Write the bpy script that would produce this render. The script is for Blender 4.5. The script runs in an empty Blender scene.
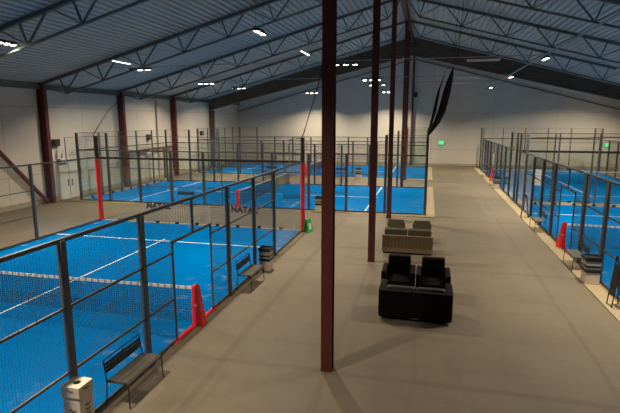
import bpy, math, random
from mathutils import Vector, Matrix, Euler
random.seed(7)
S = bpy.context.scene
COL = S.collection
PI = math.pi

# ------------------------------------------------------------------ materials
def mat(name, col, rough=0.6, metal=0.0, spec=0.5, noise=0.0, nscale=8.0, bump=0.0):
    m = bpy.data.materials.new(name); m.use_nodes = True
    nt = m.node_tree; b = nt.nodes['Principled BSDF']
    b.inputs['Base Color'].default_value = (*col, 1)
    b.inputs['Roughness'].default_value = rough
    b.inputs['Metallic'].default_value = metal
    b.inputs['Specular IOR Level'].default_value = spec
    if noise or bump:
        tc = nt.nodes.new('ShaderNodeTexCoord')
        n = nt.nodes.new('ShaderNodeTexNoise'); n.inputs['Scale'].default_value = nscale
        n.inputs['Detail'].default_value = 5
        nt.links.new(tc.outputs['Object'], n.inputs['Vector'])
        if noise:
            mx = nt.nodes.new('ShaderNodeMix'); mx.data_type = 'RGBA'
            mx.inputs[6].default_value = (*[c * (1 - noise) for c in col], 1)
            mx.inputs[7].default_value = (*[min(1, c * (1 + noise)) for c in col], 1)
            nt.links.new(n.outputs['Fac'], mx.inputs[0]); nt.links.new(mx.outputs[2], b.inputs['Base Color'])
        if bump:
            bp = nt.nodes.new('ShaderNodeBump'); bp.inputs['Strength'].default_value = bump
            bp.inputs['Distance'].default_value = 0.02
            nt.links.new(n.outputs['Fac'], bp.inputs['Height']); nt.links.new(bp.outputs['Normal'], b.inputs['Normal'])
    return m

def emis(name, col, strength):
    m = bpy.data.materials.new(name); m.use_nodes = True
    b = m.node_tree.nodes['Principled BSDF']
    b.inputs['Base Color'].default_value = (*[min(c, .8) for c in col], 1)
    b.inputs['Emission Color'].default_value = (*col, 1)
    b.inputs['Emission Strength'].default_value = strength
    return m

class NT:
    """small helper to write node graphs"""
    def __init__(s, m): s.t = m.node_tree; s.b = s.t.nodes['Principled BSDF']
    def n(s, k, **kw):
        x = s.t.nodes.new(k)
        for a, v in kw.items(): setattr(x, a, v)
        return x
    def l(s, a, b): s.t.links.new(a, b)
    def math(s, op, a, b=None, c=None):
        x = s.n('ShaderNodeMath', operation=op)
        for i, v in enumerate((a, b, c)):
            if v is None: continue
            if isinstance(v, (int, float)): x.inputs[i].default_value = v
            else: s.l(v, x.inputs[i])
        return x.outputs[0]
    def mix(s, f, a, b):
        x = s.n('ShaderNodeMix', data_type='RGBA')
        for i, v in ((0, f), (6, a), (7, b)):
            if isinstance(v, tuple): x.inputs[i].default_value = (*v, 1)
            elif isinstance(v, (int, float)): x.inputs[i].default_value = v
            else: s.l(v, x.inputs[i])
        return x.outputs[2]
    def noise(s, vec, scale, detail=5, rough=.6):
        x = s.n('ShaderNodeTexNoise'); x.inputs['Scale'].default_value = scale
        x.inputs['Detail'].default_value = detail; x.inputs['Roughness'].default_value = rough
        s.l(vec, x.inputs['Vector']); return x.outputs['Fac']
    def ramp(s, f, p0, p1):
        x = s.n('ShaderNodeMapRange'); x.clamp = True
        x.inputs['From Min'].default_value = p0; x.inputs['From Max'].default_value = p1
        s.l(f, x.inputs['Value']); return x.outputs['Result']

def concrete():
    m = mat('concrete_floor', (.3, .26, .2), .62, spec=.35); g = NT(m)
    tc = g.n('ShaderNodeNewGeometry').outputs['Position']
    sp = g.n('ShaderNodeSeparateXYZ'); g.l(tc, sp.inputs[0]); X, Y = sp.outputs[0], sp.outputs[1]
    big = g.noise(tc, .35, 4); fine = g.noise(tc, 6, 8, .7)
    st = g.n('ShaderNodeMapping'); st.inputs['Scale'].default_value = (2.2, .35, 1); g.l(tc, st.inputs['Vector'])
    streak = g.noise(st.outputs[0], 1.0, 6, .65)
    st2 = g.n('ShaderNodeMapping'); st2.inputs['Scale'].default_value = (.3, 2.4, 1); g.l(tc, st2.inputs['Vector'])
    streak2 = g.noise(st2.outputs[0], 1.0, 6, .65)
    c = g.mix(g.ramp(big, .3, .7), (.138, .116, .088), (.172, .144, .110))
    c = g.mix(g.math('MULTIPLY', g.ramp(fine, .35, .75), .3), c, (.12, .10, .074))
    c = g.mix(g.math('MULTIPLY', g.ramp(streak, .5, .75), .4), c, (.095, .08, .059))
    c = g.mix(g.math('MULTIPLY', g.ramp(streak2, .52, .75), .4), c, (.095, .08, .059))
    wob = g.math('MULTIPLY', g.math('SUBTRACT', g.noise(tc, .25, 2), .5), .35)
    def line(coord, pos, w, amt):
        d = g.math('ABSOLUTE', g.math('SUBTRACT', g.math('ADD', coord, wob), pos))
        return g.math('MULTIPLY', g.math('SUBTRACT', 1, g.ramp(d, w * .4, w)), amt)
    for co, p, w, a in ((X, -3.8, .12, .3), (X, 3.4, .07, .3), (Y, 23.4, .14, .5), (Y, 15.4, .12, .3), (Y, 8.3, .1, .3),
                        (X, -1.7, .1, .22), (Y, 30.8, .14, .4), (Y, 38.3, .16, .35), (X, -.1, .07, .15)):
        c = g.mix(line(co, p, w, a), c, (.07, .058, .043))
    g.l(c, g.b.inputs['Base Color'])
    bp = g.n('ShaderNodeBump'); bp.inputs['Strength'].default_value = .15; bp.inputs['Distance'].default_value = .01
    g.l(fine, bp.inputs['Height']); g.l(bp.outputs[0], g.b.inputs['Normal'])
    return m

def turf_mat():
    m = mat('blue_turf', (.0, .16, .52), 1.0, spec=.0); g = NT(m)
    tc = g.n('ShaderNodeTexCoord').outputs['Object']
    sp = g.n('ShaderNodeSeparateXYZ'); g.l(tc, sp.inputs[0])
    big = g.noise(tc, .6, 4); fine = g.noise(tc, 30, 4)
    c = g.mix(g.ramp(big, .3, .7), (.0, .125, .41), (.0, .147, .465))
    c = g.mix(g.math('MULTIPLY', fine, .25), c, (.0, .10, .33))
    # drifts of silica sand near the fences
    ex = g.math('ABSOLUTE', sp.outputs[0]); ey = g.math('ABSOLUTE', sp.outputs[1])
    edge = g.math('MAXIMUM', g.ramp(ex, 3.0, 4.6), g.ramp(ey, 8.8, 10.0))
    sand = g.ramp(g.noise(tc, 2.2, 8, .75), .55, .70)
    c = g.mix(g.math('MULTIPLY', g.math('MULTIPLY', sand, edge), .55), c, (.42, .40, .34))
    g.l(c, g.b.inputs['Base Color'])
    return m

def wall_mat():
    m = mat('wall_panels', (.5, .47, .41), .7, spec=.25); g = NT(m)
    tc = g.n('ShaderNodeNewGeometry').outputs['Position']
    sp = g.n('ShaderNodeSeparateXYZ'); g.l(tc, sp.inputs[0]); X, Y, Z = sp.outputs
    c = g.mix(g.ramp(g.noise(tc, .5, 5), .3, .7), (.56, .53, .47), (.62, .585, .52))
    def every(co, off, per, w):
        f = g.math('PINGPONG', g.math('ADD', co, off), per / 2)
        return g.math('SUBTRACT', 1, g.ramp(f, w * .5, w))
    # thin panel joints
    a = g.math('ADD', X, Y)
    j = g.math('MAXIMUM', every(Z, 2.05, 3.75, .03), every(a, .6, 6.0, .025))
    c = g.mix(g.math('MULTIPLY', j, .45), c, (.2, .18, .15))
    g.l(c, g.b.inputs['Base Color'])
    return m

def glass_mat():
    m = bpy.data.materials.new('court_glass'); m.use_nodes = True; t = m.node_tree
    t.nodes.clear(); o = t.nodes.new('ShaderNodeOutputMaterial')
    tr = t.nodes.new('ShaderNodeBsdfTransparent'); tr.inputs[0].default_value = (.955, .975, .965, 1)
    gl = t.nodes.new('ShaderNodeBsdfGlossy'); gl.inputs['Roughness'].default_value = .03
    lw = t.nodes.new('ShaderNodeLayerWeight'); lw.inputs['Blend'].default_value = .5
    pw = t.nodes.new('ShaderNodeMath'); pw.operation = 'POWER'; pw.inputs[1].default_value = 4; t.links.new(lw.outputs['Facing'], pw.inputs[0])
    fr = t.nodes.new('ShaderNodeMath'); fr.operation = 'MULTIPLY_ADD'; fr.inputs[1].default_value = .7; fr.inputs[2].default_value = .04
    t.links.new(pw.outputs[0], fr.inputs[0])
    mx = t.nodes.new('ShaderNodeMixShader')
    t.links.new(fr.outputs[0], mx.inputs[0]); t.links.new(tr.outputs[0], mx.inputs[1]); t.links.new(gl.outputs[0], mx.inputs[2])
    t.links.new(mx.outputs[0], o.inputs[0]); return m

def rattan_mat():
    m = mat('woven_rattan', (.22, .155, .085), .6); g = NT(m)
    tc = g.n('ShaderNodeTexCoord').outputs['Object']
    w = g.n('ShaderNodeTexWave'); w.bands_direction = 'X'; w.inputs['Scale'].default_value = 9; w.inputs['Distortion'].default_value = .6
    g.l(tc, w.inputs['Vector'])
    w2 = g.n('ShaderNodeTexWave'); w2.bands_direction = 'Z'; w2.inputs['Scale'].default_value = 30; g.l(tc, w2.inputs['Vector'])
    f = g.math('MULTIPLY', w.outputs['Fac'], g.math('ADD', g.math('MULTIPLY', w2.outputs['Fac'], .4), .6))
    g.l(g.mix(f, (.09, .065, .033), (.22, .16, .09)), g.b.inputs['Base Color'])
    bp = g.n('ShaderNodeBump'); bp.inputs['Strength'].default_value = .5; bp.inputs['Distance'].default_value = .01
    g.l(f, bp.inputs['Height']); g.l(bp.outputs[0], g.b.inputs['Normal'])
    return m

def beam_wood():
    m = mat('brown_fascia', (.085, .06, .042), .7); g = NT(m)
    tc = g.n('ShaderNodeTexCoord').outputs['Object']
    mp = g.n('ShaderNodeMapping'); mp.inputs['Scale'].default_value = (.4, 1, 3); g.l(tc, mp.inputs['Vector'])
    g.l(g.mix(g.ramp(g.noise(mp.outputs[0], 2.5, 6), .3, .7), (.05, .035, .025), (.12, .085, .06)), g.b.inputs['Base Color'])
    return m

def tape_mat():
    m = mat('net_tape', (.75, .74, .72), .6); g = NT(m)
    tc = g.n('ShaderNodeTexCoord').outputs['Object']
    sp = g.n('ShaderNodeSeparateXYZ'); g.l(tc, sp.inputs[0])
    f = g.math('PINGPONG', sp.outputs[0], .09)
    c = g.mix(g.math('MULTIPLY', g.ramp(f, .05, .07), .75), (.75, .74, .72), (.2, .16, .2))
    g.l(c, g.b.inputs['Base Color']); return m

M = dict(
    floor=concrete(), turf=turf_mat(), wall=wall_mat(), glass=glass_mat(), rattan=rattan_mat(), fascia=beam_wood(), tape=tape_mat(),
    deck=mat('ribbed_deck', (.47, .495, .485), .6, .1, noise=.12, nscale=.8),
    truss=mat('truss_grey_steel', (.12, .14, .145), .5, .4),
    redsteel=mat('oxide_red_steel', (.095, .019, .015), .5, .0, noise=.15, nscale=3),
    fence=mat('fence_black_steel', (.105, .11, .115), .38, .3),
    wire=mat('fence_wire', (.07, .075, .08), .5, .3),
    line=mat('court_line_white', (.72, .72, .70), .85),
    kerb=mat('cream_kerb', (.33, .27, .17), .8, noise=.15, nscale=5),
    red=mat('padding_red', (.8, .025, .02), .45, noise=.08, nscale=5),
    redpost=mat('post_red', (.72, .025, .03), .45),
    bench=mat('bench_grey_steel', (.12, .115, .10), .45, .5),
    benchdk=mat('bench_dark_steel', (.04, .04, .038), .5, .4),
    black=mat('black_leather', (.002, .002, .0025), .6, spec=.15, noise=.2, nscale=20),
    blackseat=mat('black_seat', (.02, .02, .022), .45),
    cushion=mat('olive_grey_fabric', (.058, .052, .036), .95, noise=.2, nscale=40, bump=.2),
    binwhite=mat('bin_cardboard', (.62, .55, .47), .7, noise=.06, nscale=4),
    hole=mat('bin_hole_black', (.004, .004, .004), .9),
    print=mat('printed_black', (.03, .03, .03), .7),
    plastic=mat('black_plastic', (.012, .012, .013), .4),
    grey=mat('light_grey_band', (.38, .36, .34), .6),
    white=mat('white_enamel', (.7, .7, .68), .4),
    net=mat('black_netting', (.008, .009, .012), .9, bump=.4, nscale=14),
    plinth=mat('concrete_plinth', (.36, .32, .25), .8, noise=.15, nscale=3),
    door=mat('door_white', (.6, .58, .53), .5),
    chrome=mat('steel_trim', (.5, .5, .5), .3, .9),
    green=mat('green_print', (.02, .42, .1), .6),
    exit=emis('exit_green', (.03, .8, .28), 1.1),
    lamp=emis('led_lens', (1, .86, .66), 22),
    tube=emis('lit_tube', (1, .88, .8), 5),
)

# ------------------------------------------------------------------ mesh builder
class MB:
    def __init__(s): s.v = []; s.f = []
    def _add(s, vs, fs):
        o = len(s.v); s.v += [tuple(v) for v in vs]; s.f += [tuple(i + o for i in f) for f in fs]; return s
    def box(s, x0, y0, z0, x1, y1, z1, mtx=None):
        vs = [Vector((x, y, z)) for z in (z0, z1) for y in (y0, y1) for x in (x0, x1)]
        if mtx: vs = [mtx @ v for v in vs]
        return s._add(vs, [(0, 2, 3, 1), (4, 5, 7, 6), (0, 1, 5, 4), (2, 6, 7, 3), (0, 4, 6, 2), (1, 3, 7, 5)])
    def bbox(s, x0, y0, z0, x1, y1, z1, c=.02):
        """box with chamfered vertical edges and top edge"""
        def ring(z, i): return [(x0 + i + c, y0 + i, z), (x1 - i - c, y0 + i, z), (x1 - i, y0 + i + c, z), (x1 - i, y1 - i - c, z),
                                (x1 - i - c, y1 - i, z), (x0 + i + c, y1 - i, z), (x0 + i, y1 - i - c, z), (x0 + i, y0 + i + c, z)]
        rs = [ring(z0, c * .5), ring(z0 + c * .5, 0), ring(z1 - c, 0), ring(z1 - c * .3, c * .3), ring(z1, c)]
        vs = [p for r in rs for p in r]; fs = [tuple(range(7, -1, -1)), tuple(range(32, 40))]
        for k in range(4):
            for i in range(8):
                j = (i + 1) % 8; fs.append((k * 8 + i, k * 8 + j, k * 8 + 8 + j, k * 8 + 8 + i))
        return s._add(vs, fs)
    def bar(s, a, b, w, h=None, n=4, caps=True, up=Vector((0, 0, 1))):
        """prismatic bar from a to b: n=4 rectangular w x h, else round of radius w"""
        a = Vector(a); b = Vector(b); d = (b - a).normalized()
        if abs(d.dot(up)) > .99: up = Vector((0, 1, 0))
        sx = d.cross(up).normalized(); sy = sx.cross(d).normalized()
        h = h or w
        if n == 4: o = [(-w / 2, -h / 2), (w / 2, -h / 2), (w / 2, h / 2), (-w / 2, h / 2)]
        else: o = [(w * math.cos(2 * PI * i / n), w * math.sin(2 * PI * i / n)) for i in range(n)]
        vs = [p + sx * x + sy * y for p in (a, b) for x, y in o]; n = len(o)
        fs = [(i, (i + 1) % n, n + (i + 1) % n, n + i) for i in range(n)]
        if caps: fs += [tuple(range(n - 1, -1, -1)), tuple(range(n, 2 * n))]
        return s._add(vs, fs)
    def tube(s, pts, r, n=8):
        pts = [Vector(p) for p in pts]; rr = r if isinstance(r, (list, tuple)) else [r] * len(pts)
        rings = []; u = None
        for i, p in enumerate(pts):
            d = (pts[min(i + 1, len(pts) - 1)] - pts[max(i - 1, 0)]).normalized()
            if u is None: u = d.orthogonal().normalized()
            u = (u - d * u.dot(d)).normalized(); w = d.cross(u)
            rings.append([p + (u * math.cos(2 * PI * k / n) + w * math.sin(2 * PI * k / n)) * rr[i] for k in range(n)])
        vs = [q for r_ in rings for q in r_]
        fs = [(i * n + k, i * n + (k + 1) % n, (i + 1) * n + (k + 1) % n, (i + 1) * n + k) for i in range(len(pts) - 1) for k in range(n)]
        fs += [tuple(range(n - 1, -1, -1)), tuple(range((len(pts) - 1) * n, len(pts) * n))]
        return s._add(vs, fs)
    def prism(s, poly, axis, a, b):
        """poly of 2D points extruded along axis (0,1,2) from a to b"""
        def P(p, t):
            q = list(p); q.insert(axis, t); return q
        n = len(poly); vs = [P(p, a) for p in poly] + [P(p, b) for p in poly]
        return s._add(vs, [(i, (i + 1) % n, n + (i + 1) % n, n + i) for i in range(n)] + [tuple(range(n - 1, -1, -1)), tuple(range(n, 2 * n))])
    def lathe(s, prof, n=20, c=(0, 0)):
        vs = []; k = len(prof)
        for i in range(n):
            a = 2 * PI * i / n
            vs += [(c[0] + r * math.cos(a), c[1] + r * math.sin(a), z) for r, z in prof]
        fs = [(i * k + j, ((i + 1) % n) * k + j, ((i + 1) % n) * k + j + 1, i * k + j + 1) for i in range(n) for j in range(k - 1)]
        return s._add(vs, fs)
    def mesh(s, name, m, smooth=False):
        me = bpy.data.meshes.new(name); me.from_pydata(s.v, [], s.f); me.validate()
        import bmesh
        bm = bmesh.new(); bm.from_mesh(me); bmesh.ops.recalc_face_normals(bm, faces=bm.faces); bm.to_mesh(me); bm.free()
        me.materials.append(m)
        if smooth:
            for p in me.polygons: p.use_smooth = True
        me.update(); return me
    def build(s, name, m, parent=None, smooth=False, loc=None, rot=None):
        return put(name, s.mesh(name, m, smooth), parent, loc, rot)

def put(name, me, parent=None, loc=None, rot=None):
    o = bpy.data.objects.new(name, me); COL.objects.link(o)
    if parent: o.parent = parent
    if loc: o.location = loc
    if rot: o.rotation_euler = rot
    return o
def tag(o, label=None, cat=None, group=None, kind=None):
    for k, v in (('label', label), ('category', cat), ('group', group), ('kind', kind)):
        if v: o[k] = v
    return o
def thing(name, label, cat, loc=(0, 0, 0), rz=0, group=None):
    o = bpy.data.objects.new(name, None); COL.objects.link(o)
    o.location = loc; o.rotation_euler = (0, 0, rz); o.empty_display_size = .2
    return tag(o, label, cat, group)
def copy_tree(o, parent=None):
    c = o.copy(); COL.objects.link(c)
    if parent: c.parent = parent
    for ch in list(o.children): copy_tree(ch, c)
    return c
def text_mesh(txt, size, depth, bold=0.0, space=1.0):
    cu = bpy.data.curves.new('lettering', 'FONT'); cu.body = txt; cu.size = size; cu.extrude = depth; cu.offset = bold
    cu.align_x = 'CENTER'; cu.align_y = 'CENTER'; cu.resolution_u = 2; cu.space_character = space
    o = bpy.data.objects.new('lettering', cu); COL.objects.link(o)
    bpy.context.view_layer.update()
    me = bpy.data.meshes.new_from_object(o.evaluated_get(bpy.context.evaluated_depsgraph_get()))
    bpy.data.objects.remove(o); bpy.data.curves.remove(cu)
    me.name = 'lettering'; return me

# ------------------------------------------------------------------ setting
XL, XR, Y0, Y1 = -21.36, 18.2, -9.0, 53.0
RX, RZ, SL = -1.7, 11.97, .268         # ridge and roof slope (top of trusses)
def rz_(x): return RZ - SL * abs(x - RX)
def struct(o): o['kind'] = 'structure'; return o

struct(MB().box(XL - .4, Y0 - .4, -.2, XR + .4, Y1 + .4, 0).build('floor', M['floor']))
struct(MB().box(XL - .3, Y0, 0, XL, Y1, rz_(XL) + .05).build('wall_left', M['wall']))
struct(MB().box(XR, Y0, 0, XR + .3, Y1, rz_(XR) + .05).build('wall_right', M['wall']))
gable = [(XL - .3, 0), (XR + .3, 0), (XR + .3, rz_(XR)), (RX, RZ + .05), (XL - .3, rz_(XL))]
struct(MB().prism(gable, 1, Y1, Y1 + .3).build('wall_far', M['wall']))
struct(MB().prism(gable, 1, Y0 - .3, Y0).build('wall_near', M['wall']))
b = MB()
b.box(XL, Y0, 0, XL + .06, 24.1, .28); b.box(XL, 26.2, 0, XL + .06, Y1, .28)
struct(b.build('baseboard_left', M['plinth']))
struct(MB().box(XL, Y1 - .05, 0, XR, Y1, .22).build('baseboard_far', M['plinth']))

# ribbed steel deck, ribs running the length of the hall
def deck(x0, x1, sgn):
    prof = []; p = .3; n = int(abs(x1 - x0) / p) + 1
    for i in range(n):
        for dx, dz in ((0, 0), (.12, 0), (.145, .12), (.275, .12)):
            x = x0 + sgn * (i * p + dx)
            prof.append((x, rz_(x) + .03 + dz))
    m = MB(); vs = []; fs = []
    for (x, z) in prof: vs += [(x, Y0 - .3, z), (x, Y1 + .3, z)]
    k = len(prof)
    for i in range(k - 1): fs.append((2 * i, 2 * i + 1, 2 * i + 3, 2 * i + 2))
    # outer skin for thickness
    o = len(vs)
    xa, xb = prof[0][0], prof[-1][0]
    for x in (xa, xb): vs += [(x, Y0 - .3, rz_(x) + .35), (x, Y1 + .3, rz_(x) + .35)]
    fs.append((o, o + 1, o + 3, o + 2)); fs.append((0, 1, o + 1, o)); fs.append((2 * k - 2, 2 * k - 1, o + 3, o + 2))
    m._add(vs, fs); return m
cm = deck(RX, XL - .45, -1); cr = deck(RX, XR + .45, 1); cm._add(cr.v, cr.f)
struct(cm.build('ceiling', M['deck']))

# eave beams
for nm, x, xa in (('trim_1', XL, .0), ('trim_2', XR, -.22)):
    struct(MB().box(x + xa, Y0, rz_(x) - .28, x + xa + .22, Y1, rz_(x) - .02).build(nm, M['truss']))

# double door in the left wall
d = struct(MB().box(XL, 24.15, 0, XL + .05, 26.15, 2.1).build('door_1', M['door']))
MB().box(XL + .05, 25.14, .05, XL + .06, 25.16, 2.05).build('door_gap', M['benchdk'], d)
for y in (24.98, 25.32):
    MB().bar((XL + .1, y, .75), (XL + .1, y, 1.15), .02, n=8).bar((XL + .05, y, .8), (XL + .1, y, .8), .012, n=6).bar((XL + .05, y, 1.1), (XL + .1, y, 1.1), .012, n=6).build('door_handle', M['benchdk'], d)

# ------------------------------------------------------------------ steel columns
def hsec(w, dpt, z0, z1, t=.018, alongx=True):
    m = MB()
    if alongx:   # web along x
        m.box(-w / 2, -dpt / 2, z0, -w / 2 + t, dpt / 2, z1).box(w / 2 - t, -dpt / 2, z0, w / 2, dpt / 2, z1).box(-w / 2 + t, -t / 2, z0, w / 2 - t, t / 2, z1)
    else:
        m.box(-w / 2, -dpt / 2, z0, w / 2, -dpt / 2 + t, z1).box(-w / 2, dpt / 2 - t, z0, w / 2, dpt / 2, z1).box(-t / 2, -dpt / 2 + t, z0, t / 2, dpt / 2 - t, z1)
    return m
def column(x, y, h, w, dpt, label, alongx, group=None):
    t = thing('steel_column', label, 'column', (x, y, 0), 0, group)
    hsec(w, dpt, .02, h, alongx=alongx).build('column_shaft', M['redsteel'], t)
    e_ = .05 if w > .3 else .008
    p = MB().box(-w / 2 - e_, -dpt / 2 - e_, 0, w / 2 + e_, dpt / 2 + e_, .02)
    p.build('base_plate', M['redsteel'], t)
    if w > .3:
        for sx in (-1, 1):
            for sy in (-1, 1): MB().lathe([(0, .045), (.014, .045), (.014, .02)], 6, (sx * (w / 2 + .025), sy * dpt * .3)).build('anchor_bolt', M['chrome'], t)
    return t
CC = [(8.42, 'dark red steel column nearest the camera, full height of the photo'),
      (15.83, 'dark red steel column standing beside the black sofa and beige sofa'),
      (23.39, 'dark red steel column in front of the middle blue court'),
      (35.03, 'red steel column behind the middle blue court, nearer of the two in the gap'),
      (39.26, 'red steel column in the gap, just before the farthest blue court'),
      (52.78, 'thin red steel column against the far gable wall')]
for y, l in CC: column(RX, y, RZ - .55, .21, .21, l, False)
for y, l in ((23.34, 'red wall column beside the white double door at left'), (30.6, 'red column on the left wall, second from the camera'),
             (37.85, 'red column on the left wall beside the grey downpipe')):
    column(XL + .24, y, rz_(XL + .24) - .12, .46, .24, l, True)
t = thing('gable_column', 'broad brown column under the left end of the brown gable beam', 'column', (XL + .24, 45.4, 0))
hsec(.46, .4, .02, 5.7, alongx=True).build('column_shaft', M['fascia'], t); MB().box(-.22, -.25, 0, .25, .25, .02).build('base_plate', M['fascia'], t)
t = thing('gable_column', 'broad brown column under the right end of the brown gable beam', 'column', (XR - .25, 45.4, 0))
hsec(.46, .4, .02, 5.15, alongx=True).build('column_shaft', M['fascia'], t); MB().box(-.25, -.25, 0, .22, .25, .02).build('base_plate', M['fascia'], t)

# deep brown gable beam
poly = [(XL + .02, rz_(XL) - .95), (RX, RZ - 1.52), (XR - .02, rz_(XR) - .95), (XR - .02, rz_(XR) - .02), (RX, RZ - .02), (XL + .02, rz_(XL) - .02)]
t = thing('gable_beam', 'deep brown pitched beam crossing under the roof before the far wall', 'beam', (RX, 45.4, 0))
MB().prism([(x - RX, z) for x, z in poly], 1, -.16, .16).build('beam_web', M['fascia'], t)
b = MB()
for a_, b_ in ((0, 1), (1, 2)):
    b.bar((poly[a_][0] - RX, 0, poly[a_][1] - .02), (poly[b_][0] - RX, 0, poly[b_][1] - .02), .42, .04)
b.build('bottom_flange', M['fascia'], t)
t = thing('gable_girt', 'thin dark sloping girt lining the far gable wall', 'girt', (RX, 52.9, 0))
for sx, xe in ((-1, XL), (1, XR)):
    MB().bar((0, 0, RZ - 1.0), (xe - RX, 0, rz_(xe) - 1.0), .08, .1).build('girt_bar', M['truss'], t)

# red ridge beam
t = thing('ridge_beam', 'red steel ridge beam running away along the roof peak', 'beam', (RX, 0, 0))
m = MB(); zt = RZ - .02
for yA, yB in ((-8.8, 45.2),):
    m.box(-.11, yA, zt - .02, .11, yB, zt).box(-.11, yA, zt - .5, .11, yB, zt - .48).box(-.012, yA, zt - .48, .012, yB, zt - .02)
m.build('beam_section', M['redsteel'], t)
# ------------------------------------------------------------------ roof trusses
def truss(y, side, label):
    t = thing('roof_truss', label, 'roof truss', (RX, y, 0), 0, None)
    xe = (XL if side < 0 else XR) - RX; L = abs(xe)
    zt = lambda u: RZ - SL * u - .06
    P = lambda u, z: (side * u, 0, z)
    DEP = .95
    MB().bar(P(.13, zt(.13)), P(L - .02, zt(L - .02)), .16, .15).build('top_chord', M['truss'], t)
    uB0, uB1 = .9, L - 1.8
    MB().bar(P(uB0, zt(uB0) - DEP), P(uB1, zt(uB1) - DEP), .12, .08).build('bottom_chord', M['truss'], t)
    n = 7 if side < 0 else 7
    nodes = [uB0 + (uB1 - uB0) * i / n for i in range(n + 1)]
    h = nodes[1] - nodes[0]
    webs = [((L - .1, zt(L) - .06), (uB1, zt(uB1) - DEP), .07), ((.13, zt(0) - .05), (nodes[0], zt(nodes[0]) - DEP), .07)]
    for i, u in enumerate(nodes):
        zb = zt(u) - DEP + .02
        webs.append(((u + side * 0 + .32, zt(u + .32)), (u, zb), .07))
        if i < n: webs.append(((u + h * .52, zt(u + h * .52)), (u, zb), .05))
        if i > 0: webs.append(((u - h * .40, zt(u - h * .40)), (u, zb), .075))
    for a, c, w in webs: MB().bar(P(*a), P(*c), w, w * .8).build('web_strut', M['truss'], t)
    return t
ORD = ['truss nearest the camera', 'second truss from the camera', 'third truss from the camera', 'fourth truss from the camera', 'truss just before the brown gable beam']
TY = [8.36, 15.83, 23.39, 30.6, 37.85]
for i, y in enumerate(TY):
    truss(y, -1, 'grey open web roof ' + ORD[i] + ', left roof slope')
    truss(y, 1, 'grey open web roof ' + ORD[i] + ', right roof slope')

# diagonal brace and portal on the left wall
t = thing('diagonal_brace', 'dark red diagonal steel brace rising left from the wall column foot', 'brace', (XL + .2, 23.1, 0))
MB().bar((0, -.05, .1), (0, -5.6, 6.0), .16, .16).build('brace_bar', M['redsteel'], t)
MB().box(-.12, -.35, 0, .1, .06, .04).build('foot_plate', M['redsteel'], t)
t = thing('red_pipe_frame', 'low dark red steel frame against the left wall between two columns', 'frame', (XL + .25, 33.9, 0))
MB().bar((0, -3.1, 2.42), (0, 3.5, 2.55), .14, .14).build('frame_beam', M['redsteel'], t)
for y in (-2.9, 2.1): MB().box(-.06, y - .06, 0, .06, y + .06, 2.42).build('frame_leg', M['redsteel'], t)

# ------------------------------------------------------------------ courts
# local frame: length along y (-10..10), width along x (-5..5)
_wire = {}
def wire_mesh(w, h):
    k = (round(w, 3), round(h, 3))
    if k not in _wire:
        m = MB(); p = .05 if h > 1.2 else .1; r = .0028
        n = int(w / p); 
        for i in range(1, n): m.bar((-w / 2 + i * w / n, 0, 0), (-w / 2 + i * w / n, 0, h), r, r, caps=False)
        n = int(h / p)
        for i in range(1, n): m.bar((-w / 2, 0, i * h / n), (w / 2, 0, i * h / n), r, r, caps=False)
        _wire[k] = m.mesh('mesh_panel', M['wire'])
    return _wire[k]
_glass = {}
def glass_mesh(w, h):
    k = (round(w, 3), round(h, 3))
    if k not in _glass: _glass[k] = MB().box(-w / 2 + .006, -.006, 0, w / 2 - .006, .006, h).mesh('glass_panel', M['glass'])
    return _glass[k]
_post = {}
def post_mesh(h, w, d, m='fence'):
    k = (h, w, d, m)
    if k not in _post:
        q = MB().box(-w / 2, -d / 2, 0, w / 2, d / 2, h); q.box(-w / 2 - .05, -d / 2 - .05, -.0, w / 2 + .05, d / 2 + .05, .015)
        _post[k] = q.mesh('fence_post', M[m])
    return _post[k]

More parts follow.
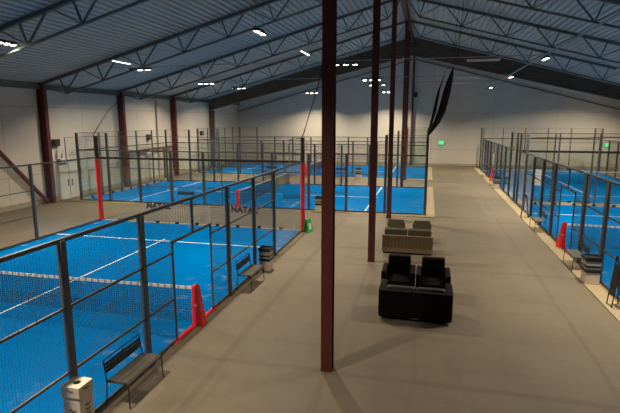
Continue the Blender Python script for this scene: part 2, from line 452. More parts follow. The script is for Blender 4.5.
clamp_me = MB().box(-.07, -.05, 0, .07, .05, .1).box(-.03, -.06, .02, .03, .06, .07).mesh('glass_clamp', M['plastic'])
def court(cx, cy, rz, where, kerbw, panoramic=False):
    K = .008 if panoramic else .03
    f = thing('court_floor', 'blue turf court floor with white lines, ' + where, 'court floor', (cx, cy, 0), rz)
    q0 = K - .002; MB().box(-4.97, -9.97, 0, 4.97, 9.97, q0).build('turf', M['turf'], f)
    k = MB(); o = 5 + kerbw; q = 10 + kerbw
    k.box(-o, 9.97, 0, o, q, K).box(-o, -q, 0, o, -9.97, K).box(4.97, -9.97, 0, o, 9.97, K).box(-o, -9.97, 0, -4.97, 9.97, K)
    k.build('kerb', M['kerb'], f)
    for y in (-6.95, 6.95): MB().box(-4.97, y - .03, q0, 4.97, y + .03, q0 + .005).build('court_line', M['line'], f)
    MB().box(-.03, -7.2, q0, .03, 7.2, q0 + .005).build('court_line', M['line'], f)

    e = thing('court_enclosure', 'black steel, mesh and glass enclosure of the ' + where, 'court enclosure', (cx, cy, K), rz)
    pw, pd = (.09, .1) if panoramic else (.11, .13)
    P = lambda x, y, h, m='fence', nm='fence_post', w=pw, d=pd: put(nm, post_mesh(h, w, d, m), e, (x, y, 0))
    R = (0, 0, PI / 2)
    H = 3 - K; T = 4 - K
    # corner posts
    for sx in (-1, 1):
        for sy in (-1, 1):
            if panoramic:
                P(sx * 5, sy * 10, H - .05, 'redpost', 'corner_post', .15, .15)
                MB().box(-.07, -.07, H - .05, .07, .07, T).build('corner_post_top', M['plastic'], e, loc=(sx * 5, sy * 10, 0))
            else: P(sx * 5, sy * 10, T, 'fence', 'corner_post')
    for sy in (-1, 1):
        y = sy * 10
        for i in range(5):
            put('glass_panel', glass_mesh(1.99, H - .03), e, (-4 + 2 * i, y, .0))
            put('mesh_panel', wire_mesh(2.0, .96), e, (-4 + 2 * i, y, H))
            if i and not panoramic: P(-5 + 2 * i, y, T, w=.07, d=.08)
        MB().bar((-4.93, y, H - .02), (4.93, y, H - .02), .06, .10 if panoramic else .06).build('top_rail', M['plastic'], e)
        MB().bar((-4.95, y, T - .015), (4.95, y, T - .015), .02, .02).bar((-4.95, y, T - .5), (4.95, y, T - .5), .012, .012).build('mesh_rail', M['fence'], e)
        for i in range(1, 10): put('glass_clamp', clamp_me, e, (-5 + i, y, 0))
    for sx in (-1, 1):
        x = sx * 5
        for sy in (-1, 1):
            if not panoramic: P(x, sy * 8, T)
            P(x, sy * 6, H)
            put('glass_panel', glass_mesh(1.99, H - .03), e, (x, sy * 9, 0), R)
            put('mesh_panel', wire_mesh(2.0, .96), e, (x, sy * 9, H), R)
            MB().bar((x, sy * 8, T - .015), (x, sy * 9.95, T - .015), .02, .02).bar((x, sy * 8, H), (x, sy * 8, T), .03, .03).build('mesh_rail', M['fence'], e)
            if panoramic: put('glass_panel', glass_mesh(1.99, H - .03), e, (x, sy * 7, 0), R)
            else:
                put('glass_panel', glass_mesh(1.99, 1.95), e, (x, sy * 7, 0), R)
                put('mesh_panel', wire_mesh(2.0, .98), e, (x, sy * 7, 1.98), R)
                MB().bar((x, sy * 6.05, 1.97), (x, sy * 7.95, 1.97), .03, .03).build('mid_rail', M['fence'], e)
            for c0, c1 in ((4, 6), (2, 4)):
                P(x, sy * c0, H)
                put('mesh_panel', wire_mesh(1.96, H - .04), e, (x, sy * (c0 + c1) / 2, .02), R)
                for z in (.97, 1.97): MB().bar((x, sy * (c0 + .04), z), (x, sy * (c1 - .04), z), .035, .035).build('mid_rail', M['fence'], e)
            # bay beside the gate: posts at 0.92
            MB().box(x - .02, sy * .92 - .02, 0, x + .02, sy * .92 + .02, 2.2).build('gate_post', M['fence'], e)
            put('mesh_panel', wire_mesh(1.06, H - .04), e, (x, sy * 1.45, .02), R)
            for z in (.97, 1.97): MB().bar((x, sy * .94, z), (x, sy * 1.95, z), .035, .035).build('mid_rail', M['fence'], e)
            MB().bar((x, sy * 1.0, .03), (x, sy * 9.9, .03), .04, .05).build('bottom_rail', M['fence'], e)
        MB().bar((x, -9.93, H), (x, 9.93, H), .05, .06).build('top_rail', M['fence'], e)
        MB().bar((x, -.94, 2.2), (x, .94, 2.2), .05, .05).build('gate_header', M['fence'], e)
        MB().bar((x, 0, 2.2), (x, 0, H), .05, .05).build('gate_mullion', M['fence'], e)
        put('mesh_panel', wire_mesh(1.84, .76), e, (x, 0, 2.22), R)
        MB().box(x - .07, -1.15, 0, x + .07, 1.15, .012).build('gate_sill', M['redpost'], e)
    # net
    n = thing('court_net', 'black net with white tape across the ' + where, 'net', (cx, cy, K), rz)
    NX = 4.93
    m = MB(); pz = .06
    z0, z1, z2 = .04, .90, .86
    kx = 160
    top = lambda x: z2 + (z1 - z2) * (abs(x) / NX) ** 1.5 - .03
    for i in range(kx + 1):
        x = -NX + 2 * NX * i / kx; m.bar((x, 0, z0), (x, 0, top(x)), .007, .007, caps=False)
    for j in range(15):
        for s0 in range(8):
            xa, xb = -NX + 2 * NX * s0 / 8, -NX + 2 * NX * (s0 + 1) / 8; fz = j / 14
            m.bar((xa, 0, z0 + (top(xa) - z0) * fz), (xb, 0, z0 + (top(xb) - z0) * fz), .007, .007, caps=False)
    m.build('net_mesh', M['net'], n)
    tp = MB()
    for s0 in range(16):
        xa, xb = -NX + 2 * NX * s0 / 16, -NX + 2 * NX * (s0 + 1) / 16
        tp.bar((xa, 0, top(xa) + .01), (xb, 0, top(xb) + .01), .02, .07)
    tp.build('net_tape', M['tape'], n)
    for sx in (-1, 1):
        MB().box(-.03, -.04, 0, .03, .04, .93).build('net_post', M['fence'], n, loc=(sx * 4.96, 0, 0))
        # wedge pad sloping outwards over the post
        xi, xt, xb = 4.95, 5.08, 5.22
        w = MB(); q = .11
        pts = [(xi, q * .95, 0), (xb, q * .95, 0), (xb, -q * .95, 0), (xi, -q * .95, 0), (xi, q * .7, .93), (xt, q * .7, .93), (xt, -q * .7, .93), (xi, -q * .7, .93),
               (xi + .03, q * .5, .965), (xt - .03, q * .5, .965), (xt - .03, -q * .5, .965), (xi + .03, -q * .5, .965)]
        w._add([(sx * a, b_, c_) for a, b_, c_ in pts], [(0, 1, 5, 4), (1, 2, 6, 5), (2, 3, 7, 6), (3, 0, 4, 7), (4, 5, 9, 8), (5, 6, 10, 9), (6, 7, 11, 10), (7, 4, 8, 11), (8, 9, 10, 11), (0, 3, 2, 1)])
        pad = w.build('post_pad', M['red'], n)
        for sgn in (-1, 1):
            MB().prism([(sx * 5.01, .47), (sx * 5.09, .47), (sx * 5.05, .55)], 1, sgn * (q * .80), sgn * (q * .835)).build('pad_emblem', M['white'], pad)
    return f, e, n
WA = 'near left court beside the two benches'
WB = 'middle court behind the beige armchairs'
WC = 'farthest left court before the gable wall'
WD = 'near right court with the aisle bin'
WE = 'far right court against the gable wall'
court(-10.1, 9.73, 0, WA, .2, True)
court(-10.0, 29.47, PI / 2, WB, .5)
court(-10.0, 44.92, PI / 2, WC, .5)
court(10.08, 19.26, 0, WD, .5)
court(10.08, 40.24, 0, WE, .5)

# lettering on the glass end wall of the near left court
nat = text_mesh('NATAL', .35, .002, .026, 1.15); nat.materials.clear(); nat.materials.append(M['print'])
for x, w in ((-12.0, 'left'), (-7.78, 'right')):
    o = put('glass_lettering', nat, None, (x, 19.715, .80), (PI / 2, 0, 0))
    tag(o, 'black NATAL lettering on the glass end wall, %s one of the two' % w, 'lettering')

# ------------------------------------------------------------------ benches
def make_bench():
    t = thing('metal_bench', '', 'bench')
    s = MB()
    for i in range(3): s.box(-.54, -.20 + i * .135, .435, .54, -.20 + i * .135 + .125, .45)
    for x in [-.53 + i * .0442 for i in range(25)]: s.box(x - .004, -.205, .427, x + .004, .205, .436)
    s.bar((-.55, -.215, .425), (.55, -.215, .425), .02, n=10)
    s.build('seat', M['bench'], t)
    f = MB().bar((-.55, .205, .43), (.55, .205, .43), .013, n=8).bar((-.55, -.2, .43), (-.55, .2, .43), .013, n=8).bar((.55, -.2, .43), (.55, .2, .43), .013, n=8)
    f.build('seat_frame', M['benchdk'], t, smooth=True)
    for sx in (-1, 1):
        MB().tube([(sx * .54, -.19, .425), (sx * .545, -.225, .405), (sx * .55, -.235, .36), (sx * .56, -.25, 0)], .012).build('leg', M['benchdk'], t, True)
        MB().tube([(sx * .55, .205, .43), (sx * .56, .24, 0)], .012).build('leg', M['benchdk'], t, True)
    b = MB()
    for i in range(3):
        z = .56 + i * .062; y = .215 + (z - .43) * .12
        b.box(-.53, y - .005, z, .53, y + .005, z + .056)
    b.build('backrest', M['benchdk'], t)
    MB().tube([(-.55, .205, .43), (-.55, .25, .77), (-.53, .255, .795), (-.49, .256, .80), (.49, .256, .80), (.53, .255, .795), (.55, .25, .77), (.55, .205, .43)], .012).bar((0, .245, .73), (0, .256, .80), .01, n=6).build('back_frame', M['benchdk'], t, True)
    return t
bench = make_bench()
BL = [(-4.83, 6.88, PI / 2, 'grey metal bench beside the white recycling bin, nearest left'),
      (-4.83, 12.62, PI / 2, 'grey metal bench on the aisle beyond the red net post pad, left side'),
      (4.81, 16.65, -PI / 2, 'grey metal bench beside the black-rimmed bin on the right aisle'),
      (4.81, 22.3, -PI / 2, 'grey metal bench on the right aisle beyond the red pad'),
      (-13.1, 24.2, 0, 'dark metal bench before the middle court, left of its red net post'),
      (-6.9, 24.2, 0, 'dark metal bench before the middle court, right of its red net post'),
      (-13.1, 39.63, 0, 'dark metal bench before the farthest left court, left end'),
      (-6.9, 39.63, 0, 'dark metal bench before the farthest left court, near its bin'),
      (4.81, 37.2, -PI / 2, 'small distant metal bench in front of the far right red pad'),
      (4.81, 43.2, -PI / 2, 'farthest metal bench on the right aisle, near the gable wall')]
for i, (x, y, r, l) in enumerate(BL):
    c = bench if i == 0 else copy_tree(bench)
    c.location = (x, y, .008 if i < 2 else .03); c.rotation_euler = (0, 0, r); c.scale = (.93, .9, 1)
    c['label'] = l; c['group'] = 'metal benches along the court fences'

# ------------------------------------------------------------------ bins
t = thing('recycling_bin', 'white square cardboard recycling bin with a round hole on top', 'bin', (-4.895, 5.56, 0), 0); t.scale = (.86, .86, 1)
MB().box(-.165, -.165, 0, .165, .165, .74).build('bin_body', M['binwhite'], t)
lid = MB()
n = 24; R_ = .07
sq = []
for i in range(n):
    a = 2 * PI * i / n; s_ = .178 / max(abs(math.cos(a)), abs(math.sin(a))); sq.append((s_ * math.cos(a), s_ * math.sin(a)))
ci = [(R_ * math.cos(2 * PI * i / n), R_ * math.sin(2 * PI * i / n)) for i in range(n)]
vs = [(x, y, .90) for x, y in ci] + [(x, y, .90) for x, y in sq] + [(x, y, .735) for x, y in sq] + [(x, y, .88) for x, y in ci]
fs = []
for i in range(n):
    j = (i + 1) % n
    fs += [(i, j, n + j, n + i), (n + i, n + j, 2 * n + j, 2 * n + i), (3 * n + i, 3 * n + j, j, i)]
lid._add(vs, fs); l_ = lid.build('bin_lid', M['binwhite'], t)
MB().lathe([(0, .885), (R_ - .001, .885), (R_ - .001, .88), (0, .88)], 24).build('bin_opening', M['hole'], l_)
wm = text_mesh('Plast', .07, .0008, .001); wm.materials.clear(); wm.materials.append(M['print'])
put('lid_print', wm, l_, (0, -.179, .835), (PI / 2, 0, 0)); put('lid_print', wm, l_, (.179, 0, .835), (PI / 2, 0, PI / 2))
put('body_print', wm, t, (0.02, -.1665, .52), (PI / 2, 0, 0)); put('body_print', wm, t, (0.02, -.1665, .42), (PI / 2, 0, 0))
for z in (.56, .49, .42): put('body_print', wm, t, (.1665, 0.02, z), (PI / 2, 0, PI / 2))

def make_bin():
    t = thing('banded_bin', '', 'bin')
    MB().bbox(-.2, -.2, 0, .2, .2, .34, .02).build('bin_base', M['binwhite'], t)
    MB().bbox(-.215, -.215, .34, .215, .215, .44, .02).build('dark_band', M['plastic'], t)
    MB().bbox(-.205, -.205, .44, .205, .205, .50, .015).build('grey_band', M['grey'], t)
    MB().bbox(-.215, -.215, .50, .215, .215, .55, .015).build('dark_band', M['plastic'], t)
    MB().bbox(-.21, -.21, .55, .21, .21, .68, .02).build('grey_band', M['grey'], t)
    m = MB().bbox(-.225, -.225, .68, .225, .225, .76, .02)
    m.box(-.23, -.23, .76, .23, -.19, .8).box(-.23, .19, .76, .23, .23, .8).box(-.23, -.19, .76, -.19, .19, .8).box(.19, -.19, .76, .23, .19, .8)
    m.build('liner_rim', M['plastic'], t)
    return t
bn = make_bin()
BB = [(-4.86, 14.1, 'square bin with black rim and grey bands behind the second left bench'),
      (4.79, 15.1, 'square bin with black rim and grey bands on the right aisle, nearest'),
      (-5.35, 24.2, 'square bin with black rim standing before the middle court'),
      (-5.45, 39.64, 'small distant square bin before the farthest left court'),
      (4.79, 35.6, 'small distant banded bin by the far right court fence')]
for i, (x, y, l) in enumerate(BB):
    c = bn if i == 0 else copy_tree(bn)
    c.location = (x, y, .008 if i == 0 else .03); c.scale = (.86, .86, .92) if i == 0 else (1, 1, 1); c['label'] = l; c['group'] = 'banded bins beside the courts'

# ------------------------------------------------------------------ lounge furniture
t = thing('black_sofa', 'boxy black two-seat sofa seen from behind, nearest the camera', 'sofa', (-.135, 11.46, 0)); t.scale = (1.03, 1.03, 1.13)
MB().bbox(-.82, -.42, .06, .82, .42, .26, .02).build('sofa_base', M['black'], t)
MB().bbox(-.83, -.43, .1, .83, -.27, .66, .025).build('backrest', M['black'], t)
for sx in (-1, 1):
    MB().bbox(min(sx * .68, sx * .84), -.26, .1, max(sx * .68, sx * .84), .43, .655, .025).build('armrest', M['black'], t)
    MB().bbox(min(sx * .01, sx * .67), -.265, .42, max(sx * .01, sx * .67), -.10, .70, .04).build('back_cushion', M['blackseat'], t)
    MB().bbox(min(sx * .01, sx * .67), -.25, .26, max(sx * .01, sx * .67), .42, .42, .03).build('seat_cushion', M['blackseat'], t)
for sx in (-1, 1):
    for sy in (-1, 1): MB().lathe([(0, 0), (.02, 0), (.025, .06), (0, .06)], 10, (sx * .74, sy * .36)).build('foot', M['chrome'], t)
MB().box(-.08, -.434, .075, .1, -.431, .09).build('maker_tag', M['chrome'], t)
def make_blackchair():
    t = thing('black_armchair', '', 'armchair')
    MB().bbox(-.44, -.40, .06, .44, .40, .26, .02).build('chair_base', M['black'], t)
    MB().bbox(-.31, .24, .2, .31, .43, .92, .03).build('backrest', M['black'], t)
    for sx in (-1, 1):
        MB().bbox(min(sx * .31, sx * .45), -.41, .08, max(sx * .31, sx * .45), .41, .66, .025).build('armrest', M['black'], t)
        for sy in (-1, 1): MB().lathe([(0, 0), (.02, 0), (.025, .06), (0, .06)], 10, (sx * .36, sy * .33)).build('foot', M['chrome'], t)
    MB().bbox(-.30, -.40, .26, .30, .24, .42, .03).build('seat_cushion', M['black'], t)
    return t
c1 = make_blackchair(); c1.scale = (1, 1, 1.06); c1.location = (-.63, 13.05, 0); c1['label'] = 'black leather armchair, left of the pair facing the black sofa'
c2 = copy_tree(c1); c2.location = (.29, 13.0, 0); c2['label'] = 'black leather armchair, right of the pair facing the black sofa'
for c in (c1, c2): c['group'] = 'black armchairs in the aisle'

t = thing('rattan_sofa', 'beige woven rattan two-seat sofa with olive grey cushions, seen from behind', 'sofa', (-.56, 17.38, 0)); t.scale = (1.02, 1.0, 1.08)
m = MB()
m.box(-.84, -.38, .10, .84, .38, .28)
m.build('sofa_base', M['rattan'], t)
m = MB().prism([(-.40, .12), (-.35, .12), (-.40, .61), (-.45, .61)], 0, -.86, .86)
m.build('woven_back', M['rattan'], t)
MB().bar((-.87, -.43, .615), (.87, -.43, .615), .03, n=10).build('top_tube', M['rattan'], t, True)
MB().box(-.86, -.42, .06, .86, -.34, .2).build('back_skirt', M['rattan'], t)
for i in range(15): MB().bar((-.84 + i * .12, -.405, .14), (-.84 + i * .12, -.458, .60), .010, n=6).build('back_rib', M['rattan'], t)
for sx in (-1, 1):
    MB().bbox(min(sx * .78, sx * .87), -.38, .10, max(sx * .78, sx * .87), .38, .50, .02).build('armrest', M['rattan'], t)
    MB().bbox(min(sx * .02, sx * .76), -.32, .28, max(sx * .02, sx * .76), .38, .42, .04).build('seat_cushion', M['cushion'], t)
    k = MB().bbox(-.39, -.10, 0, .39, .10, .44, .03); k.build('back_cushion', M['cushion'], t, loc=(sx * .40, -.28, .41), rot=(.10, 0, 0))
    for sy in (-1, 1): MB().box(sx * .8 - .03, sy * .33 - .03, 0, sx * .8 + .03, sy * .33 + .03, .1).build('foot', M['rattan'], t)
def make_rchair():
    t = thing('rattan_armchair', '', 'armchair')
    MB().box(-.34, -.36, .10, .34, .34, .27).build('chair_base', M['rattan'], t)
    m = MB().prism([(.30, .12), (.35, .12), (.42, .66), (.37, .66)], 0, -.36, .36); m.build('woven_back', M['rattan'], t)
    for sx in (-1, 1):
        MB().bbox(min(sx * .31, sx * .38), -.36, .10, max(sx * .31, sx * .38), .36, .50, .02).build('armrest', M['rattan'], t)
        for sy in (-1, 1): MB().box(sx * .33 - .025, sy * .32 - .025, 0, sx * .33 + .025, sy * .32 + .025, .1).build('foot', M['rattan'], t)
    MB().bbox(-.30, -.35, .27, .30, .26, .38, .035).build('seat_cushion', M['grey2'], t)
    MB().bbox(-.31, -.08, 0, .31, .08, .42, .02).build('back_cushion', M['cushion'], t, loc=(0, .22, .38), rot=(-.14, 0, 0))
    return t
M['grey2'] = mat('beige_fabric', (.20, .175, .13), .95, noise=.15, nscale=30)
r1 = make_rchair(); r1.location = (-1.10, 18.95, 0); r1['label'] = 'beige rattan armchair with olive cushion, left one behind the beige sofa'
r2 = copy_tree(r1); r2.location = (-.08, 18.95, 0); r2['label'] = 'beige rattan armchair with olive cushion, right one behind the beige sofa'
for c in (r1, r2): c['group'] = 'rattan armchairs in the aisle'

# ------------------------------------------------------------------ lamps
ZL = 7.5
def make_lamp():
    t = thing('floodlight', '', 'lamp')
    MB().box(-.72, -.04, .06, .72, .04, .12).build('housing_bar', M['truss'], t)
    for i in (-1, 0, 1):
        h = MB().bbox(i * .48 - .15, -.11, -.01, i * .48 + .15, .11, .06, .02).build('lamp_head', M['plastic'], t)
        MB().box(i * .48 - .11, -.07, -.03, i * .48 + .11, .07, -.01).build('lens', M['lamp'], h)
    return t
ld = bpy.data.lights.new('floodlight_glow', 'AREA'); ld.shape = 'RECTANGLE'; ld.size = .6; ld.size_y = .22
ld.energy = 570; ld.color = (1, .83, .59); ld.spread = math.radians(145)
lamp0 = make_lamp(); TILT = math.radians(8)
LP = [(-5.4, 15.4, 1, 'hanging LED floodlight over the right side of the near left court'),
      (-15.25, 15.4, 1, 'hanging LED floodlight over the left side of the near left court'),
      (-5.4, 3.8, 1, 'hanging LED floodlight out over the near left court, closest on its right side'),
      (-15.25, 3.8, 1, 'hanging LED floodlight out over the near left court, closest on its left side'),
      (-4.2, 25.0, 0, 'row of three LED lamps behind the nearest red column'),
      (-15.9, 25.0, 0, 'row of LED lamps over the left end of the middle court, near side'),
      (-4.0, 34.85, 0, 'row of three LED lamps past the second red column, upper row'),
      (-16.8, 35.3, 0, 'row of LED lamps over the left end of the middle court, far side'),
      (-4.1, 39.8, 0, 'row of three LED lamps past the second red column, lower row'),
      (-16.4, 41.0, 0, 'row of LED lamps over the left end of the farthest court'),
      (-4.0, 49.9, 0, 'row of LED lamps over the farthest court hidden by the third red column'),
      (-11.9, 49.9, 0, 'row of LED lamps high before the far wall, over the farthest court'),
      (5.1, 24.9, 1, 'LED floodlight on the right lighting rail, nearest visible'),
      (5.1, 34.6, 1, 'LED floodlight on the right lighting rail, middle one'),
      (5.1, 45.3, 1, 'LED floodlight on the right lighting rail, farthest'),
      (5.1, 13.6, 1, 'LED floodlight on the right lighting rail above the frame edge'),
      (15.1, 13.6, 1, 'LED floodlight over the outer side of the near right court, first'),
      (15.1, 24.9, 1, 'LED floodlight over the outer side of the near right court, second'),
      (15.1, 31.6, 1, 'LED floodlight over the outer side of the far right court, first'),
      (15.1, 47.6, 1, 'LED floodlight over the outer side of the far right court, second')]
for i, (x, y, al, l) in enumerate(LP):
    c = copy_tree(lamp0)
    th = TILT * ((1 if x in (-5.4, 15.1) else -1) if al else (1 if y in (25.0, 39.8, 41.0) else -1))
    for ch in c.children:
        if ch.name.startswith('lamp_head'): ch.rotation_euler = (th, 0, 0)
    c.location = (x, y, ZL); c.rotation_euler = (0, 0, PI / 2 if al else 0)
    if al: c.scale = (.6, 1, 1)
    c['label'] = l; c['group'] = 'LED floodlights hung over the courts'
    for s_ in (-.6, .6):
        dx, dy = (0, s_) if al else (s_, 0)
        MB().bar((s_, 0, .12), (s_, 0, rz_(x + dx) + .02 - ZL), .006, n=5).build('suspension_wire', M['truss'], c)
    lo = bpy.data.objects.new('floodlight_glow', ld); COL.objects.link(lo); lo.parent = c; lo.location = (0, 0, -.09); lo.rotation_euler = (th, 0, 0)
for o in list(lamp0.children_recursive) + [lamp0]: bpy.data.objects.remove(o)
# lit tubes
TB = [(-15.2, 22.3, 1, 'lit linear tube lamp by the second left truss'), (-5.35, 21.2, 1, 'lit linear tube lamp left of the nearest red column')]
for x, y, al, l in TB:
    t = thing('tube_lamp', l, 'lamp', (x, y, ZL + .1), PI / 2)
    MB().box(-.75, -.05, 0, .75, .05, .06).build('tube_housing', M['white'], t)
    MB().bar((-.72, 0, -.015), (.72, 0, -.015), .018, n=8).build('tube', M['tube'], t)
    for s_ in (-.6, .6): MB().bar((s_, 0, .06), (s_, 0, rz_(x) + .02 - ZL - .1), .006, n=5).build('suspension_wire', M['truss'], t)
for x, y, l in ((2.4, 24.95, 'unlit white tube fitting hung right of the roof peak, nearest'), (2.5, 34.9, 'unlit white tube fitting above the black net bundle'),
                (2.3, 39.7, 'unlit white tube fitting farthest, above the exit sign'), (10.9, 31.3, 'unlit white tube fitting at the right photo edge')):
    t = thing('tube_fitting', l, 'lamp', (x, y, ZL))
    MB().box(-.75, -.06, 0, .75, .06, .07).build('tube_housing', M['white'], t)
    MB().bar((-.7, 0, -.02), (.7, 0, -.02), .018, n=8).build('tube', M['white'], t)
    for s_ in (-.6, .6): MB().bar((s_, 0, .07), (s_, 0, rz_(x + s_) + .02 - ZL), .006, n=5).build('suspension_wire', M['truss'], t)
# rails
o = MB().bar((5.1, 8, ZL + .18), (5.1, 50, ZL + .18), .05, .05).build('lighting_rail', M['grey']); tag(o, 'long pale lighting rail running over the right court fences', 'rail')
for y, x0, l in ((25.0, -17.7, 'thin pale rail crossing the hall above the middle court, near side'), (34.85, -17.7, 'thin pale rail crossing the hall above the middle court, far side'), (39.75, -5, 'thin pale rail crossing high before the farthest court')):
    o = MB().bar((x0, y, ZL + .18), (5.0, y, ZL + .18), .035, .035).build('lighting_rail', M['grey']); tag(o, l, 'rail')

# ------------------------------------------------------------------ netting bundles
def leaf(pts, rr, flat, mname='net'):
    """gathered netting: flattened folded bundle along a curve"""
    m = MB(); n = 16; rings = []
    for (p, r) in zip(pts, rr):
        ring = []
        for k in range(n):
            a = 2 * PI * k / n; q = r * (1 + .18 * math.cos(5 * a))
            ring.append((p[0] + q * math.cos(a), p[1] + q * flat * math.sin(a), p[2]))
        rings.append(ring)
    vs = [v for r in rings for v in r]
    fs = [(i * n + k, i * n + (k + 1) % n, (i + 1) * n + (k + 1) % n, (i + 1) * n + k) for i in range(len(pts) - 1) for k in range(n)]
    fs += [tuple(range(n - 1, -1, -1)), tuple(range((len(pts) - 1) * n, len(pts) * n))]
    m._add(vs, fs); return m
t = thing('net_bundle', 'black netting gathered and tied to the middle court corner post', 'netting', (0, 24.47, 4.0))
pts = [(.0, 0, 0), (.08, 0, .12), (.36, 0, .6), (.56, 0, 1.1), (.68, 0, 1.6), (.77, 0, 2.05), (.87, 0, 2.5), (.96, 0, 2.9), (1.04, 0, 3.2)]
leaf(pts, [.05, .08, .15, .17, .165, .16, .13, .07, .012], .5).build('net_fold', M['net'], t)
pts = [(-.03, .12, .02), (.12, .12, .55), (.26, .12, 1.2), (.34, .12, 1.7), (.42, .12, 2.15), (.50, .12, 2.4), (.68, .12, 3.0)]
leaf(pts, [.03, .06, .075, .07, .05, .03, .008], .5).build('net_fold', M['net'], t)
MB().tube([(1.03, 0, 3.17), (1.2, 0, 3.6), (1.42, 0, rz_(1.42) - 4.0 + .03)], .012, 5).build('hanging_cord', M['net'], t)
MB().tube([(.675, .12, 2.98), (1.0, .12, 3.5), (1.2, .12, rz_(1.2) - 4.0 + .03)], .008, 5).build('hanging_cord', M['net'], t)
o = MB().tube([(-5.1, 19.55, 3.98), (-5.0, 19.55, 4.2), (-4.72, 19.55, 5.1), (-4.45, 19.55, 5.92), (-4.25, 19.55, 6.7), (-4.2, 19.55, 7.6), (-4.2, 19.55, rz_(-4.2) + .03)], .022, 6).build('tension_cable', M['net'])
tag(o, 'black cable rising from the near court corner to behind the front column', 'cord')
o = MB().tube([(-15.1, 19.55, 3.985), (-16.5, 21.9, 4.45), (-18.5, 25.4, 5.2), (XL + .5, 30.45, 6.35)], .02, 6).build('tension_cable', M['net'])
tag(o, 'black cable rising from the left corner of the near court', 'cord')

# ------------------------------------------------------------------ wall fittings
for y, z, l in ((24.25, 3.42, 'black square speaker high on the left wall above the double door'), (34.1, 3.43, 'black square speaker on the left wall above the red pipe frame'), (43.3, 3.5, 'black square speaker on the left wall near the brown column')):
    t = thing('wall_speaker', l, 'speaker', (XL, y, z - .22))
    MB().bbox(0, -.24, 0, .2, .24, .42, .02).build('speaker_case', M['plastic'], t)
    MB().box(.2, -.2, .03, .21, .2, .38).build('speaker_grille', M['benchdk'], t)
for y, z, l in ((24.8, 2.35, 'white wall heater above the double door at left'), (34.0, 2.15, 'white wall heater below the middle black speaker'), (43.6, 2.15, 'white wall heater on the left wall, farthest one')):
    t = thing('wall_heater', l, 'heater', (XL, y, z - .14))
    MB().bbox(0, -.38, 0, .22, .38, .26, .03).build('heater_case', M['white'], t)
    MB().box(.22, -.3, .05, .23, .3, .1).build('air_slot', M['grey'], t)
    MB().bar((.06, -.1, .26), (.06, -.1, .55), .03, n=8).build('heater_pipe', M['grey'], t)
o = MB().bar((XL + .1, 35.4, .0), (XL + .1, 35.4, 6.3), .07, n=12).build('downpipe', M['grey']); tag(o, 'pale grey vertical pipe on the left wall between the red columns', 'pipe')
for x, z, w, l in ((1.38, 2.4, .5, 'green emergency exit sign on the far wall at the aisle end'), (17.0, 2.35, .34, 'small green exit sign on the far wall behind the right courts')):
    t = thing('exit_sign', l, 'sign', (x, Y1 - .08, z))
    MB().box(-w / 2 - .02, 0, -.2, w / 2 + .02, .08, .2).build('sign_case', M['green'], t)
    MB().box(-w / 2, -.006, -.18, w / 2, 0, .18).build('sign_face', M['exit'], t)
    fg = MB().lathe([(0, .075), (.02, .06), (0, .04)], 8, (-.02, 0)); fg.bar((-.02, 0, .045), (.0, 0, -.02), .035, .02).bar((0, 0, -.02), (-.05, 0, -.075), .02).bar((0, 0, -.02), (.05, 0, -.06), .02).bar((-.02, 0, .03), (.05, 0, .02), .015)
    fg.box(.09, -.004, -.08, .15, .004, .08)
    fg.build('sign_pictogram', M['white'], t, loc=(0, -.012, 0))
pp = [(10.1 + i * .8, 52.93, 2.96 + .03 * math.sin(i * .9) + .012 * i) for i in range(11)]
o = MB().tube(pp, .035, 8).build('wall_pipe', M['redsteel']); tag(o, 'thin dark pipe running along the far wall behind the right courts', 'pipe')
t = thing('column_speaker', 'small black box speaker on the farthest red column', 'speaker', (RX + .15, 52.6, 7.1))
MB().bbox(-.02, -.18, 0, .32, .1, .5, .02).build('speaker_case', M['plastic'], t); MB().box(.02, -.19, .06, .28, -.18, .44).build('speaker_grille', M['benchdk'], t)

# notice on the glass between the right courts
t = thing('glass_notice', 'white notice fixed to the glass end wall between the right courts', 'notice', (6.1, 29.235, 1.1))
MB().box(-.17, 0, 0, .17, .008, .9).build('notice_sheet', M['white'], t)
for i in range(4): MB().box(-.13, -.003, .15 + i * .18, .13 - .05 * (i % 2), 0, .2 + i * .18).build('notice_stripe', M['grey'], t)

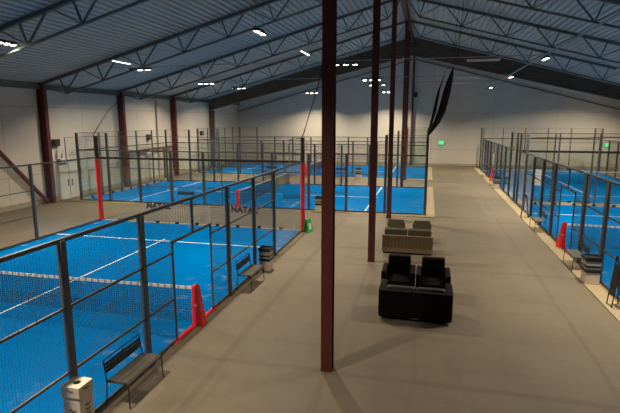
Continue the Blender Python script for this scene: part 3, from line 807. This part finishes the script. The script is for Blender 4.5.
# small green sign and grey sack at the near left court corner
t = thing('floor_sign', 'small green and white folding sign at the red corner post', 'sign', (-4.85, 19.62, 0), PI / 2 - .3)
MB().prism([(-.16, 0), (-.13, 0), (.0, .56), (-.03, .56)], 0, -.17, .17).build('sign_board', M['green'], t)
MB().prism([(.16, 0), (.13, 0), (.0, .56), (.03, .56)], 0, -.17, .17).build('sign_board', M['green'], t)
MB().prism([(-.135, .12), (-.13, .12), (-.075, .38), (-.08, .38)], 0, -.1, .1).build('sign_print', M['white'], t, loc=(0, -.008, 0))
# dark A-frame board at the right photo edge
t = thing('board_stand', 'dark upright folding frame on the kerb at the right photo edge', 'stand', (4.83, 13.22, .03), -PI / 2 + .1); t.scale = (.62, .62, 1.15); stand0 = t
for sy in (-1, 1):
    for sx in (-1, 1):
        MB().bar((sx * .22, sy * .22, .0), (sx * .22, sy * .02, 1.12), .045, .03).build('leg', M['plastic'], t)
    MB().bar((-.22, sy * .06, .9), (.22, sy * .06, .9), .03, .1).bar((-.22, sy * .17, .3), (.22, sy * .17, .3), .03, .12).build('cross_bar', M['plastic'], t)
    MB().prism([(sy * .055, .92), (sy * .075, .92), (sy * .17, .35), (sy * .15, .35)], 0, -.21, .21).build('board', M['plastic'], t)

c = copy_tree(stand0); c.location = (4.76, 25.0, .03); c.scale = (.8, .8, 1); c.rotation_euler = (0, 0, -PI / 2 - .1)
c['label'] = 'dark upright folding frame on the right kerb beyond the far bench'
# ------------------------------------------------------------------ light, camera
w = bpy.data.worlds.new('World'); S.world = w; w.use_nodes = True
w.node_tree.nodes['Background'].inputs[0].default_value = (.05, .08, .13, 1); w.node_tree.nodes['Background'].inputs[1].default_value = .3

cd = bpy.data.cameras.new('Camera'); cam = bpy.data.objects.new('Camera', cd); COL.objects.link(cam)
cd.sensor_width = 36; cd.lens = 481.87 * 36 / 620; cd.clip_end = 200
cam.location = (0, 0, 4.7095)
cam.rotation_euler = (PI / 2 - .1768, 0, .2378)
S.camera = cam
S.view_settings.view_transform = 'Standard'; S.view_settings.look = 'None'
S.view_settings.exposure = 0.03; S.view_settings.gamma = 1; S.view_settings.use_curve_mapping = False
S.cycles.transparent_max_bounces = 48
S.cycles.max_bounces = 8; S.cycles.diffuse_bounces = 5
